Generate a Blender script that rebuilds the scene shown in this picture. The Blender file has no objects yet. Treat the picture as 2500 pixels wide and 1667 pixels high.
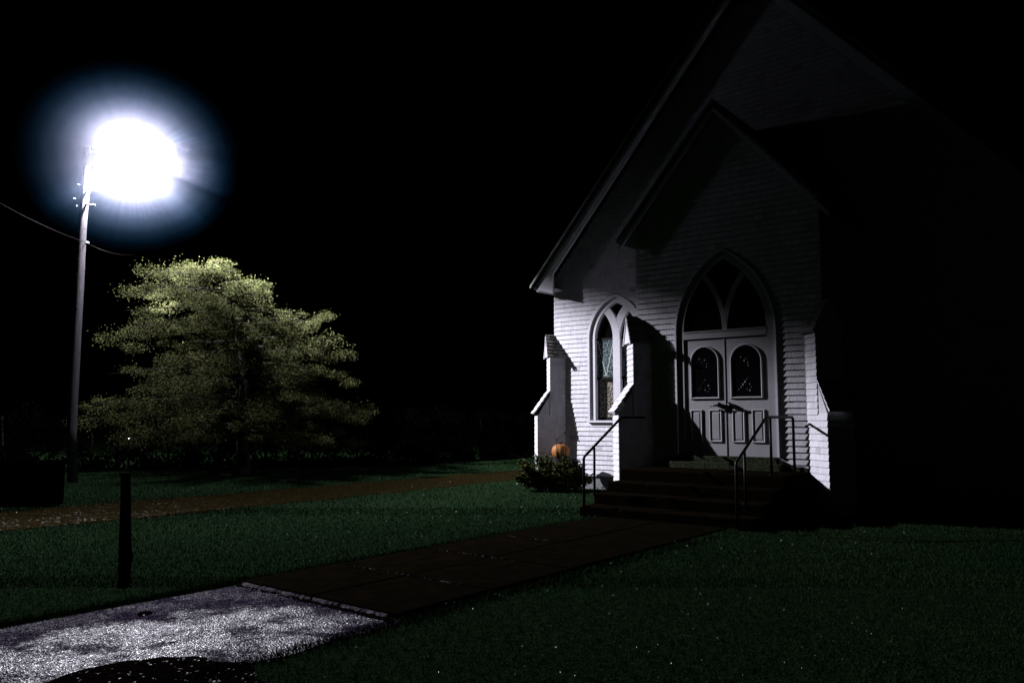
import bpy, math, random
from mathutils import Vector, Matrix
import numpy as np

R = random.Random(7)
NR = np.random.default_rng(11)
PI = math.pi
scn = bpy.context.scene
COL = scn.collection

# ------------------------------------------------------------------ helpers
def tag(o, label=None, cat=None, group=None, kind=None):
    if label: o['label'] = label
    if cat: o['category'] = cat
    if group: o['group'] = group
    if kind: o['kind'] = kind
    return o

def empty(name, loc=(0, 0, 0), rz=0.0):
    o = bpy.data.objects.new(name, None)
    o.location = loc
    o.rotation_euler = (0, 0, rz)
    COL.objects.link(o)
    return o

class MB:
    """collects polygons for one mesh object; c is a per-face tone (paint wear)"""
    def __init__(s):
        s.v = []; s.f = []; s.c = []
    def add(s, vs, fs, c=1.0):
        b = len(s.v)
        s.v.extend(vs)
        for f in fs:
            s.f.append([b + i for i in f]); s.c.append(c)
    def box(s, x0, x1, y0, y1, z0, z1, c=1.0):
        s.add([(x0,y0,z0),(x1,y0,z0),(x1,y1,z0),(x0,y1,z0),(x0,y0,z1),(x1,y0,z1),(x1,y1,z1),(x0,y1,z1)],
              [(0,3,2,1),(4,5,6,7),(0,1,5,4),(1,2,6,5),(2,3,7,6),(3,0,4,7)], c)
    def tube(s, pts, rad, seg=10, cap=True):
        pts = [Vector(p) for p in pts]
        if not isinstance(rad, (list, tuple)): rad = [rad] * len(pts)
        b = len(s.v); n = len(pts)
        up = Vector((0, 0, 1))
        prev = None
        for i, p in enumerate(pts):
            if i == 0: d = pts[1] - p
            elif i == n - 1: d = p - pts[i - 1]
            else: d = (pts[i + 1] - p).normalized() + (p - pts[i - 1]).normalized()
            d.normalize()
            if prev is None:
                a = d.cross(up)
                if a.length < 1e-3: a = d.cross(Vector((1, 0, 0)))
            else:
                a = prev - d * prev.dot(d)
            a.normalize(); prev = a
            c = d.cross(a)
            for k in range(seg):
                t = 2 * PI * k / seg
                s.v.append(tuple(p + (a * math.cos(t) + c * math.sin(t)) * rad[i]))
        for i in range(n - 1):
            for k in range(seg):
                k2 = (k + 1) % seg
                s.f.append([b + i*seg + k, b + i*seg + k2, b + (i+1)*seg + k2, b + (i+1)*seg + k]); s.c.append(1)
        if cap:
            s.f.append([b + k for k in range(seg)][::-1]); s.c.append(1)
            s.f.append([b + (n-1)*seg + k for k in range(seg)]); s.c.append(1)
    def lathe(s, prof, c=(0,0,0), seg=24):
        b = len(s.v); n = len(prof)
        for r, z in prof:
            for k in range(seg):
                t = 2*PI*k/seg
                s.v.append((c[0]+r*math.cos(t), c[1]+r*math.sin(t), c[2]+z))
        for i in range(n-1):
            for k in range(seg):
                k2 = (k+1) % seg
                s.f.append([b+i*seg+k, b+i*seg+k2, b+(i+1)*seg+k2, b+(i+1)*seg+k]); s.c.append(1)
    def prism(s, poly, y0, y1, c=1.0):
        """polygon given as (x,z) extruded from y0 to y1"""
        n = len(poly)
        vs = [(x, y0, z) for x, z in poly] + [(x, y1, z) for x, z in poly]
        fs = [list(range(n)), list(range(n, 2*n))[::-1]]
        for i in range(n):
            j = (i+1) % n
            fs.append((i, i+n, j+n, j))
        s.add(vs, fs, c)
    def ball(s, c, r, seg=10, ring=6, sc=(1,1,1)):
        b = len(s.v)
        for i in range(ring+1):
            ph = PI*i/ring
            for k in range(seg):
                t = 2*PI*k/seg
                s.v.append((c[0]+r*sc[0]*math.sin(ph)*math.cos(t), c[1]+r*sc[1]*math.sin(ph)*math.sin(t), c[2]+r*sc[2]*math.cos(ph)))
        for i in range(ring):
            for k in range(seg):
                k2 = (k+1) % seg
                s.f.append([b+i*seg+k, b+(i+1)*seg+k, b+(i+1)*seg+k2, b+i*seg+k2]); s.c.append(1)
    def xf(s, M):
        s.v = [tuple(M @ Vector(v)) for v in s.v]
        return s
    def build(s, name, mat, parent=None, smooth=False):
        me = bpy.data.meshes.new(name)
        me.from_pydata(s.v, [], s.f)
        me.materials.append(mat)
        a = me.attributes.new('tone', 'FLOAT', 'FACE')
        a.data.foreach_set('value', np.array(s.c, dtype=np.float32))
        if smooth:
            me.polygons.foreach_set('use_smooth', [True]*len(me.polygons))
        me.update()
        o = bpy.data.objects.new(name, me)
        COL.objects.link(o)
        if parent: o.parent = parent
        return o

def quads_object(name, V, tone, mat, parent=None, nv=4):
    """V: (n*nv,3) array -> n polygons"""
    n = len(V)//nv
    me = bpy.data.meshes.new(name)
    me.vertices.add(len(V)); me.vertices.foreach_set('co', V.astype(np.float32).ravel())
    me.loops.add(len(V)); me.loops.foreach_set('vertex_index', np.arange(len(V), dtype=np.int32))
    me.polygons.add(n)
    me.polygons.foreach_set('loop_start', (np.arange(n)*nv).astype(np.int32))
    me.update(calc_edges=True)
    a = me.attributes.new('tone', 'FLOAT', 'FACE')
    a.data.foreach_set('value', tone.astype(np.float32))
    me.materials.append(mat); me.validate()
    o = bpy.data.objects.new(name, me); COL.objects.link(o)
    if parent: o.parent = parent
    return o

# ------------------------------------------------------------------ materials
ALBEDO_K = .60      # base colours scaled down alike to weaken bounced light
def mat(name, col, rough=0.6, metal=0.0, spec=0.5, noise=None, bump=None, tone=0.0, col2=None, emis=None, coat=0.0):
    if metal < .5:
        col = tuple(c*ALBEDO_K for c in col); spec *= ALBEDO_K
        if col2: col2 = tuple(c*ALBEDO_K for c in col2)
    m = bpy.data.materials.new(name); m.use_nodes = True
    nt = m.node_tree; b = nt.nodes['Principled BSDF']
    b.inputs['Roughness'].default_value = rough
    b.inputs['Metallic'].default_value = metal
    b.inputs['Specular IOR Level'].default_value = spec
    b.inputs['Coat Weight'].default_value = coat
    tc = nt.nodes.new('ShaderNodeTexCoord')
    out = None
    if noise:
        n = nt.nodes.new('ShaderNodeTexNoise'); n.inputs['Scale'].default_value = noise[0]
        n.inputs['Detail'].default_value = 6; n.inputs['Roughness'].default_value = .65
        mp = nt.nodes.new('ShaderNodeMapping'); mp.inputs['Scale'].default_value = noise[2] if len(noise) > 2 else (1,1,1)
        nt.links.new(tc.outputs['Object'], mp.inputs[0]); nt.links.new(mp.outputs[0], n.inputs['Vector'])
        r = nt.nodes.new('ShaderNodeValToRGB')
        r.color_ramp.elements[0].position = .5 - noise[1]/2; r.color_ramp.elements[1].position = .5 + noise[1]/2
        r.color_ramp.elements[0].color = (*col, 1); r.color_ramp.elements[1].color = (*(col2 or col), 1)
        nt.links.new(n.outputs['Fac'], r.inputs[0]); out = r.outputs[0]
    if tone:
        at = nt.nodes.new('ShaderNodeAttribute'); at.attribute_name = 'tone'
        mx = nt.nodes.new('ShaderNodeMix'); mx.data_type = 'RGBA'; mx.blend_type = 'MULTIPLY'
        mx.inputs[0].default_value = 1.0
        if out: nt.links.new(out, mx.inputs[6])
        else: mx.inputs[6].default_value = (*col, 1)
        nt.links.new(at.outputs['Fac'], mx.inputs[7]); out = mx.outputs[2]
    if out: nt.links.new(out, b.inputs['Base Color'])
    else: b.inputs['Base Color'].default_value = (*col, 1)
    if bump:
        n2 = nt.nodes.new('ShaderNodeTexNoise'); n2.inputs['Scale'].default_value = bump[0]; n2.inputs['Detail'].default_value = 4
        mp2 = nt.nodes.new('ShaderNodeMapping'); mp2.inputs['Scale'].default_value = bump[2] if len(bump) > 2 else (1,1,1)
        nt.links.new(tc.outputs['Object'], mp2.inputs[0]); nt.links.new(mp2.outputs[0], n2.inputs['Vector'])
        bp = nt.nodes.new('ShaderNodeBump'); bp.inputs['Distance'].default_value = bump[1]; bp.inputs['Strength'].default_value = 1
        nt.links.new(n2.outputs['Fac'], bp.inputs['Height']); nt.links.new(bp.outputs[0], b.inputs['Normal'])
    if emis:
        b.inputs['Emission Color'].default_value = (*emis[0], 1); b.inputs['Emission Strength'].default_value = emis[1]
    return m

M = {}
M['shingle'] = mat('painted_shingle', (.52,.51,.545), .6, spec=.2, noise=(9,.6,(3,3,.3)), col2=(.80,.79,.83), bump=(40,.004,(2,2,.15)), tone=1)
M['backing'] = mat('wall_backing', (.05,.05,.05), .9)
M['trim'] = mat('painted_trim', (.62,.61,.66), .5, noise=(14,.4), col2=(.75,.74,.78), bump=(60,.0015))
M['doorpaint'] = mat('door_paint', (.33,.33,.345), .5, spec=.3, noise=(6,.6), col2=(.41,.40,.42), bump=(120,.0008))
M['capshingle'] = mat('weathered_cedar', (.10,.10,.09), .85, noise=(16,.4), col2=(.30,.29,.28), bump=(30,.008), tone=1)
M['roof'] = mat('roof_shingle', (.02,.025,.02), .8, noise=(8,.4), col2=(.04,.045,.04), bump=(20,.01))
M['dripmetal'] = mat('drip_edge_metal', (.5,.52,.48), .3, metal=.9)
M['glassdark'] = mat('dark_glass', (.004,.004,.005), .05, spec=.5)
M['blackmetal'] = mat('black_iron', (.003,.003,.003), .5, spec=.12)
M['bronze'] = mat('dark_bronze', (.012,.011,.010), .3, metal=.9)
M['concrete'] = mat('wet_concrete', (.0062,.0046,.0030), .6, spec=0, noise=(5,.5), col2=(.0024,.0022,.0010), bump=(70,.006))
M['stepconc'] = mat('old_step_concrete', (.0062,.0045,.0026), .6, spec=0, noise=(7,.5), col2=(.0030,.0022,.0013), bump=(50,.006))
M['moss'] = mat('mossy_stone', (.010,.018,.008), .85, spec=0, noise=(18,.35), col2=(.055,.06,.036), bump=(45,.015))
M['found'] = mat('foundation_stone', (.10,.11,.11), .85, noise=(12,.4), col2=(.19,.20,.20), bump=(35,.012))
M['wood'] = mat('pole_wood', (.05,.047,.052), .9, spec=.0, noise=(10,.5,(4,4,.3)), col2=(.14,.13,.14), bump=(30,.008,(4,4,.3)))
M['darkwood'] = mat('dark_board', (.0012,.0012,.0012), .9, spec=0, noise=(8,.5,(3,3,.4)), col2=(.002,.002,.002), bump=(30,.004))
M['bark'] = mat('bark', (.004,.004,.003), .9, spec=0, noise=(2.2,.2), col2=(.075,.07,.058), bump=(25,.02))
M['postbark'] = mat('old_post', (.003,.003,.0025), .9, spec=0, noise=(12,.4,(3,3,.5)), col2=(.005,.005,.004), bump=(30,.01))
M['leaf'] = mat('needle_foliage', (.050,.066,.024), .6, spec=.0, noise=(2.2,.6), col2=(.120,.118,.050), tone=1)
M['bushleaf'] = mat('shrub_foliage', (.010,.020,.005), .5, spec=.05, noise=(4,.6), col2=(.050,.055,.011), tone=1)
M['darkleaf'] = mat('undergrowth_leaf', (.006,.011,.006), .7, spec=0, noise=(2,.5), col2=(.012,.018,.009), tone=1)
M['shrubstem'] = mat('shrub_stem', (.006,.006,.004), .9, spec=0)
M['pumpkin'] = mat('orange_skin', (.27,.095,.014), .6, spec=.2, noise=(20,.4), col2=(.36,.14,.022))
M['insul'] = mat('porcelain', (.5,.5,.5), .25)
def globe_mat():
    m = bpy.data.materials.new('lamp_globe'); m.use_nodes = True; nt = m.node_tree
    for n in list(nt.nodes):
        if n.type == 'BSDF_PRINCIPLED': nt.nodes.remove(n)
    a = nt.nodes.new('ShaderNodeAddShader'); e = nt.nodes.new('ShaderNodeEmission'); tr = nt.nodes.new('ShaderNodeBsdfTransparent')
    e.inputs[0].default_value = (.9,.92,1,1); e.inputs[1].default_value = 12
    nt.links.new(e.outputs[0], a.inputs[0]); nt.links.new(tr.outputs[0], a.inputs[1]); nt.links.new(a.outputs[0], nt.nodes['Material Output'].inputs['Surface'])
    return m
M['globe'] = globe_mat()
M['glint_metal'] = mat('glint_metal', (.85,.9,.9), .18, metal=1.0)
M['came'] = mat('lead_came', (.5,.55,.52), .4)
M['crown'] = mat('green_moulding', (.05,.055,.04), .5)
M['wire'] = mat('cable', (.014,.014,.014), .7, spec=0)

def frosted(name, c1, c2, sc):
    m = bpy.data.materials.new(name); m.use_nodes = True
    nt = m.node_tree; b = nt.nodes['Principled BSDF']
    tc = nt.nodes.new('ShaderNodeTexCoord')
    v = nt.nodes.new('ShaderNodeTexNoise'); v.inputs['Scale'].default_value = sc; v.inputs['Detail'].default_value = 3
    nt.links.new(tc.outputs['Object'], v.inputs['Vector'])
    r = nt.nodes.new('ShaderNodeValToRGB')
    r.color_ramp.elements[0].position = .44; r.color_ramp.elements[1].position = .62
    r.color_ramp.elements[0].color = (*(c*ALBEDO_K for c in c1), 1); r.color_ramp.elements[1].color = (*(c*ALBEDO_K for c in c2), 1)
    nt.links.new(v.outputs['Fac'], r.inputs[0]); nt.links.new(r.outputs[0], b.inputs['Base Color'])
    bp = nt.nodes.new('ShaderNodeBump'); bp.inputs['Distance'].default_value = .006
    nt.links.new(v.outputs['Fac'], bp.inputs['Height']); nt.links.new(bp.outputs[0], b.inputs['Normal'])
    b.inputs['Roughness'].default_value = .25
    return m
M['frost_teal'] = frosted('pebbled_glass_teal', (.008,.018,.02), (.20,.27,.28), 24)
M['frost_grey'] = frosted('pebbled_glass_grey', (.05,.045,.035), (.36,.33,.28), 26)

def ground_mat():
    m = bpy.data.materials.new('lawn_soil'); m.use_nodes = True
    nt = m.node_tree; b = nt.nodes['Principled BSDF']
    tc = nt.nodes.new('ShaderNodeTexCoord')
    n = nt.nodes.new('ShaderNodeTexNoise'); n.inputs['Scale'].default_value = 14; n.inputs['Detail'].default_value = 8; n.inputs['Roughness'].default_value = .75
    nt.links.new(tc.outputs['Object'], n.inputs['Vector'])
    r = nt.nodes.new('ShaderNodeValToRGB')
    r.color_ramp.elements[0].position = .4; r.color_ramp.elements[1].position = .66
    r.color_ramp.elements[0].color = (.0022,.0062,.0032,1); r.color_ramp.elements[1].color = (.0095,.0175,.0070,1)
    nt.links.new(n.outputs['Fac'], r.inputs[0])
    nt.links.new(r.outputs[0], b.inputs['Base Color'])
    b.inputs['Roughness'].default_value = .9; b.inputs['Specular IOR Level'].default_value = 0
    bp = nt.nodes.new('ShaderNodeBump'); bp.inputs['Distance'].default_value = .03
    n3 = nt.nodes.new('ShaderNodeTexNoise'); n3.inputs['Scale'].default_value = 40; n3.inputs['Detail'].default_value = 5
    nt.links.new(tc.outputs['Object'], n3.inputs['Vector'])
    nt.links.new(n3.outputs['Fac'], bp.inputs['Height']); nt.links.new(bp.outputs[0], b.inputs['Normal'])
    return m
M['ground'] = ground_mat()
M['grass'] = mat('grass_blade', (.0058,.0250,.0115), .8, spec=0, noise=(.40,.40), col2=(.030,.054,.018), tone=1)

def gravel_mat(name, dark, light, rough, scale, bdist, spec, patch=3.0, pr=(.36,.60,.25), sheen_mask=None):
    m = bpy.data.materials.new(name); m.use_nodes = True
    nt = m.node_tree; b = nt.nodes['Principled BSDF']; L = nt.links.new
    tc = nt.nodes.new('ShaderNodeTexCoord')
    v = nt.nodes.new('ShaderNodeTexVoronoi'); v.inputs['Scale'].default_value = scale
    L(tc.outputs['Object'], v.inputs['Vector'])
    n = nt.nodes.new('ShaderNodeTexNoise'); n.inputs['Scale'].default_value = patch; n.inputs['Detail'].default_value = 6; n.inputs['Roughness'].default_value = .7
    L(tc.outputs['Object'], n.inputs['Vector'])
    n2 = nt.nodes.new('ShaderNodeTexNoise'); n2.inputs['Scale'].default_value = scale*.35; n2.inputs['Detail'].default_value = 5
    L(tc.outputs['Object'], n2.inputs['Vector'])
    r = nt.nodes.new('ShaderNodeValToRGB')
    r.color_ramp.elements[0].position = .38; r.color_ramp.elements[1].position = .62
    r.color_ramp.elements[0].color = (*(c*ALBEDO_K for c in dark),1); r.color_ramp.elements[1].color = (*(c*ALBEDO_K for c in light),1)
    L(v.outputs['Color'], r.inputs[0]); L(r.outputs[0], b.inputs['Base Color'])
    b.inputs['Roughness'].default_value = rough[0]
    sepc = nt.nodes.new('ShaderNodeSeparateColor'); L(v.outputs['Color'], sepc.inputs[0])
    sp = nt.nodes.new('ShaderNodeMapRange'); sp.inputs[1].default_value = rough[1]; sp.inputs[2].default_value = 1.0
    sp.inputs[3].default_value = spec[0]; sp.inputs[4].default_value = spec[1]
    L(sepc.outputs[1], sp.inputs[0])
    pm = nt.nodes.new('ShaderNodeMapRange'); pm.inputs[1].default_value = pr[0]; pm.inputs[2].default_value = pr[1]
    pm.inputs[3].default_value = pr[2]; pm.inputs[4].default_value = 1
    L(n.outputs['Fac'], pm.inputs[0])
    mu = nt.nodes.new('ShaderNodeMath'); mu.operation = 'MULTIPLY'; L(sp.outputs[0], mu.inputs[0]); L(pm.outputs[0], mu.inputs[1])
    if sheen_mask:      # lamp highlight painted as an ellipse of stronger specular, fading outwards
        (fx, fy), (ax, ay), r0, r1, lo = sheen_mask
        mp_ = nt.nodes.new('ShaderNodeMapping'); mp_.vector_type = 'TEXTURE'; mp_.inputs['Location'].default_value = (fx, fy, 0); mp_.inputs['Scale'].default_value = (ax, ay, 1)
        mp_.inputs['Rotation'].default_value = (0, 0, math.radians(35))
        L(tc.outputs['Object'], mp_.inputs[0]); ln_ = nt.nodes.new('ShaderNodeVectorMath'); ln_.operation = 'LENGTH'; L(mp_.outputs[0], ln_.inputs[0])
        nn_ = nt.nodes.new('ShaderNodeMath'); nn_.operation = 'MULTIPLY_ADD'; L(n.outputs['Fac'], nn_.inputs[0]); nn_.inputs[1].default_value = -1.6; L(ln_.outputs['Value'], nn_.inputs[2])
        fm = nt.nodes.new('ShaderNodeMapRange'); fm.inputs[1].default_value = r0-.8; fm.inputs[2].default_value = r1-.8; fm.inputs[3].default_value = 1; fm.inputs[4].default_value = lo
        L(nn_.outputs[0], fm.inputs[0])
        m9 = nt.nodes.new('ShaderNodeMath'); m9.operation = 'MULTIPLY'; L(mu.outputs[0], m9.inputs[0]); L(fm.outputs[0], m9.inputs[1]); mu = m9
    L(mu.outputs[0], b.inputs['Specular IOR Level'])
    ad = nt.nodes.new('ShaderNodeMath'); ad.operation = 'MULTIPLY_ADD'; ad.inputs[1].default_value = 1.3
    L(n2.outputs['Fac'], ad.inputs[0]); L(v.outputs['Distance'], ad.inputs[2])
    bp = nt.nodes.new('ShaderNodeBump'); bp.inputs['Distance'].default_value = bdist
    L(ad.outputs[0], bp.inputs['Height']); L(bp.outputs[0], b.inputs['Normal'])
    return m
M['gravel'] = gravel_mat('wet_gravel', (.006,.0042,.010), (.034,.025,.046), (.30,.10), 66, .0070, (.01,.15), patch=2.4, pr=(.42,.57,.06), sheen_mask=((-2.3, 5.7), (1.6, .85), -.05, 1.10, .03))
M['drive'] = gravel_mat('wet_drive_gravel', (.0050,.0038,.0018), (.0175,.0135,.0045), (.35,.86), 34, .012, (0,.12), patch=2.2, pr=(.50,.64,0))
M['soil_and_shadow'] = gravel_mat('wet_soil_shadow', (.0015,.001,.0008), (.004,.0025,.002), (.5,.93), 60, .01, (.0,.12), patch=6, pr=(.5,.7,0))

# ------------------------------------------------------------------ the camera
TH = math.radians(38.4)
Uv = Vector((math.cos(TH), -math.sin(TH), 0)); Nv = Vector((-math.sin(TH), -math.cos(TH), 0))
ORI = Vector((3.699, 13.911, 0))
HC = 1.55; FPX = 1950.0; PIT = math.atan((1020 - 833.5)/FPX)
def W(u, n, z=0.0):
    return ORI + Uv*u + Nv*n + Vector((0, 0, z))
cam = bpy.data.cameras.new('camera')
cam.sensor_width = 36; cam.lens = 36*FPX/2500
cam.clip_end = 600; cam.clip_start = .05
co = bpy.data.objects.new('camera', cam); COL.objects.link(co)
co.location = (0, 0, HC); co.rotation_euler = (PI/2 + PIT, 0, 0)
scn.camera = co

# ------------------------------------------------------------------ ground, path, drive
g = MB()
g.add([(-150,-40,0),(150,-40,0),(150,260,0),(-150,260,0)], [(0,1,2,3)])
tag(g.build('ground', M['ground']), kind='structure')

def strip(mb, edgesL, edgesR, z):
    n = len(edgesL); b = len(mb.v)
    for a, c in zip(edgesL, edgesR):
        mb.v.append((a[0], a[1], z)); mb.v.append((c[0], c[1], z))
    for i in range(n-1):
        mb.f.append([b+2*i, b+2*i+1, b+2*i+3, b+2*i+2]); mb.c.append(1)

def ragged(u, n0, n1, step, amp):
    out = []; n = n0; k = 0; s = 1 if n1 > n0 else -1; w = 0
    while (n1 - n)*s > 0:
        w = .75*w + .5*R.uniform(-amp, amp)
        out.append(W(u + w, n)); n += step*s
    out.append(W(u, n1)); return out
random_state = R.getstate()
e1 = ragged(-.97, 8.80, 22, .12, .02); e2 = ragged(1.16, 8.80, 22, .12, .09)
g = MB(); strip(g, e1, e2, .004)
tag(g.build('gravel_path', M['gravel']), kind='structure')
# dark soil washed over the gravel, plus a post shadow painted as an oval
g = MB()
def blob(c, ru, rn, z, seed, nseg=48, rot=0):
    rr = random.Random(seed); ph = [rr.uniform(0, 6.28) for _ in range(5)]
    pts = []
    for k in range(nseg):
        t = 2*PI*k/nseg
        r = 1 + sum(.12/(j+1)*math.sin((j+2)*t + ph[j]) for j in range(5)) + rr.uniform(-.05, .05)
        a = ru*r*math.cos(t); b = rn*r*math.sin(t)
        u = a*math.cos(rot) - b*math.sin(rot); n = a*math.sin(rot) + b*math.cos(rot)
        p = W(c[0]+u, c[1]+n); pts.append((p.x, p.y, z))
    return pts
p = blob((1.22, 10.85), .60, .78, .008, 3); g.add(p, [list(range(len(p)))])
p = blob((-.60, 9.90), .07, .06, .008, 8, rot=.6); g.add(p, [list(range(len(p)))])  # shadow of the post's top, painted as a small dark oval
e1 = [W(-.99 + 2.1*k/60, 8.80) for k in range(61)]; e2 = [W(-.99 + 2.1*k/60, 8.835 + .035*k/60 + R.uniform(-.02, .03)) for k in range(61)]
strip(g, e1, e2, .0065)
tag(g.build('soil_and_shadow', M['soil_and_shadow']), kind='structure')
# slabs, laid two abreast from the steps to the gravel
g = MB()
joints = [2.42, 3.70, 4.96, 6.32, 7.60, 8.76]
for i in range(5):
    for (a, b) in ((-1.03-.02*i*0, .0), (.012, 1.06)):
        dz = R.uniform(-.004, .004); n0 = joints[i]+.012; n1 = joints[i+1]-.012
        t = .030 + dz; bv = .012
        vs = []
        for (uu0, uu1, nn0, nn1, z) in ((a,b,n0,n1,-.05),(a,b,n0,n1,t-bv),(a+bv,b-bv,n0+bv,n1-bv,t)):
            for (u, n) in ((uu0,nn0),(uu1,nn0),(uu1,nn1),(uu0,nn1)):
                q = W(u, n, z); vs.append(tuple(q))
        fs = [(8,9,10,11)]
        for L in (0, 4):
            for k in range(4):
                k2 = (k+1) % 4; fs.append((L+k, L+k2, L+4+k2, L+4+k))
        g.add(vs, fs)
tag(g.build('path', M['concrete']), kind='structure')
# pale worn lip at the end of the slabs
g = MB()
N_ = 90; bse = 0; wa = wb = 0
for k in range(N_+1):
    u = -.99 + 1.97*k/N_
    wa = .7*wa + R.uniform(-.008, .008); wb = .6*wb + R.uniform(-.016, .016)
    gone = -.012 + .026*k/N_ + max(0, math.sin(k*.33+1.0)) * .006
    q1 = W(u, 8.757); q2 = W(u, max(8.764, 8.800 + wa + wb - gone))
    g.v += [(q1.x, q1.y, .022 + R.uniform(-.004, .004)), (q2.x, q2.y, .007)]
    if k: g.f.append([2*k-2, 2*k, 2*k+1, 2*k-1]); g.c.append(1)
for jn, a_, b_ in ((7.60, -.98, .7), (6.32, -.95, .3), (4.96, -.9, -.2)):
    u = a_
    while u < b_:
        w_ = R.uniform(.01, .05)
        if R.random() < .33:
            q = W(u, jn + R.uniform(-.01, .01)); rr_ = R.uniform(.006, .012)
            g.ball((q.x, q.y, .028), rr_, 6, 3, (1.4, 1.4, .7))
        u += w_
tag(g.build('slab_lip', mat('pale_mortar', (.008,.007,.009), .5, spec=.0, noise=(16,.4), col2=(.16,.145,.17), bump=(60,.006))), kind='structure')
# driveway
g = MB(); strip(g, ragged(-9.15, -20, 14, .3, .22), ragged(-6.62, -20, 14, .3, .18), .004)
tag(g.build('driveway', M['drive']), kind='structure')

# ------------------------------------------------------------------ grass (stuff) and dew
def in_path(u, n):
    return ((u > -1.0) & (u < 1.12) & (n > 2.3)) | ((u > -9.0) & (u < -6.75) & (n > -6))
def in_church(u, n):
    return (n < -1.75) & (u > -5.2) & (u < 5.2) | (n < .05) & (u > -1.8) & (u < 1.8) & (n > -3) | ((abs(u) < 1.5) & (n < 2.5) & (n > 0))
def grass(xr, yr, count, h, w, edge=0.0):
    x = NR.uniform(*xr, count); y = NR.uniform(yr[0]**.5, yr[1]**.5, count)**2
    return place(x, y, h, w)
def place(x, y, h, w):
    d = np.stack([x-ORI.x, y-ORI.y], 1)
    u = d @ np.array([Uv.x, Uv.y]); n = d @ np.array([Nv.x, Nv.y])
    ok = ~in_path(u, n) & ~in_church(u, n) & (np.abs(x) < .80*y + 3.0)
    x, y, u, n = x[ok], y[ok], u[ok], n[ok]
    c = len(x)
    az = NR.uniform(0, 2*PI, c); hh = h*NR.uniform(.45, 1.3, c)
    bnd = NR.normal(0, .45, (c, 2))*hh[:, None]
    wx = np.cos(az)*w*NR.uniform(.6, 1.3, c); wy = np.sin(az)*w*NR.uniform(.6, 1.3, c)
    V = np.zeros((c, 3, 3))
    V[:, 0] = np.stack([x-wx, y-wy, np.full(c, -.003)], 1)
    V[:, 1] = np.stack([x+wx, y+wy, np.full(c, -.003)], 1)
    V[:, 2] = np.stack([x+bnd[:, 0], y+bnd[:, 1], hh], 1)
    return V.reshape(-1, 3), NR.uniform(.45, 1.5, c)
parts = [grass((-8.5, 8.5), (3.0, 8), 260000, .028, .0020),
         grass((-14, 14), (7.5, 14), 380000, .030, .0030),
         grass((-26, 22), (13, 36), 230000, .040, .007)]
# thicker fringe along the path edges
nn = NR.uniform(2.4, 14, 26000); uu = np.where(NR.random(26000) < .5, -1.03 - np.abs(NR.normal(0, .07, 26000)), 1.10 + np.abs(NR.normal(0, .10, 26000)))
px = ORI.x + Uv.x*uu + Nv.x*nn; py = ORI.y + Uv.y*uu + Nv.y*nn
parts.append(place(px, py, .050, .0026))
V = np.concatenate([a for a, b in parts]); T = np.concatenate([b for a, b in parts])
tag(quads_object('grass', V, T, M['grass'], nv=3), kind='stuff')

dew = MB()
for k in range(700):
    y = R.uniform(4, 14) if k % 3 else R.uniform(4, 20); x = R.uniform(-.64*y, .5*y)
    d = Vector((x-ORI.x, y-ORI.y, 0)); u = d.dot(Uv); n = d.dot(Nv)
    if (-1.0 < u < 1.1 and n > 2.3) or (-1.8 < u < 1.8 and n < 2.4) or (u > -5 and n < -1.6): continue
    r = R.choice((.0028, .004, .004, .0075))*(.7+.06*y)
    dew.ball((x, y, .045*R.uniform(.8, 1.3)), r, 6, 4)
tag(dew.build('dew', mat('water_drop', (.6,.65,.6), .15, spec=1.0, metal=.8), smooth=True), kind='stuff')

# ------------------------------------------------------------------ church
church = empty('church', ORI, -TH)
tag(church, 'white shingled wooden church with gothic window, stepped buttresses and grey double doors', 'church')
S = 1.8          # how far the nave gable stands behind the porch front
EXP = .1035      # shingle exposure
# local coordinates of the church: x = along the front, y = into the building, z up

def shingle_wall(mb, P0, xd, nd, z0, z1, spans, seed, wmin=.07, wmax=.19, ex=EXP):
    rr = random.Random(seed)
    P0 = Vector(P0); xd = Vector(xd); nd = Vector(nd)
    rows = int(round((z1-z0)/ex))
    for i in range(rows):
        zb = z0 + i*ex; zt = zb + ex + .012
        jit = rr.uniform(-.002, .002)
        for (a, b) in spans(zb + ex*.5):
            if b - a < .01: continue
            x = a; first = True
            while x < b - 1e-6:
                w = rr.uniform(wmin, wmax)
                if first: w *= rr.uniform(.4, 1); first = False
                x1 = min(x+w, b)
                if b - x1 < .03: x1 = b
                g_ = .0008
                ob = .022 + rr.uniform(-.0006, .0008) + (.0015 if rr.random() < .06 else 0); ot = .004
                dz = jit + rr.uniform(-.0012, .0012)
                t = rr.choice((.88,.95,.99,1,1,1.02,1.05)) * rr.uniform(.98, 1.01) * (.72 if rr.random() < .02 else 1)
                def P(xx, oo, zz): return tuple(P0 + xd*xx + nd*oo + Vector((0,0,zz)))
                xa, xb = x+g_, x1-g_
                mb.add([P(xa,ob,zb+dz),P(xb,ob,zb+dz),P(xb,ot,zt),P(xa,ot,zt),P(xa,0,zb+dz),P(xb,0,zb+dz),P(xb,0,zt),P(xa,0,zt)],
                       [(0,1,2,3),(4,5,1,0),(4,0,3,7),(1,5,6,2)], t)
                x = x1
            # backing behind the course
            q = [tuple(P0+xd*a+nd*.001+Vector((0,0,zb))), tuple(P0+xd*b+nd*.001+Vector((0,0,zb))), tuple(P0+xd*b+nd*.001+Vector((0,0,zb+ex))), tuple(P0+xd*a+nd*.001+Vector((0,0,zb+ex)))]
            mb.add(q, [(0,1,2,3)], .8)

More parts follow.
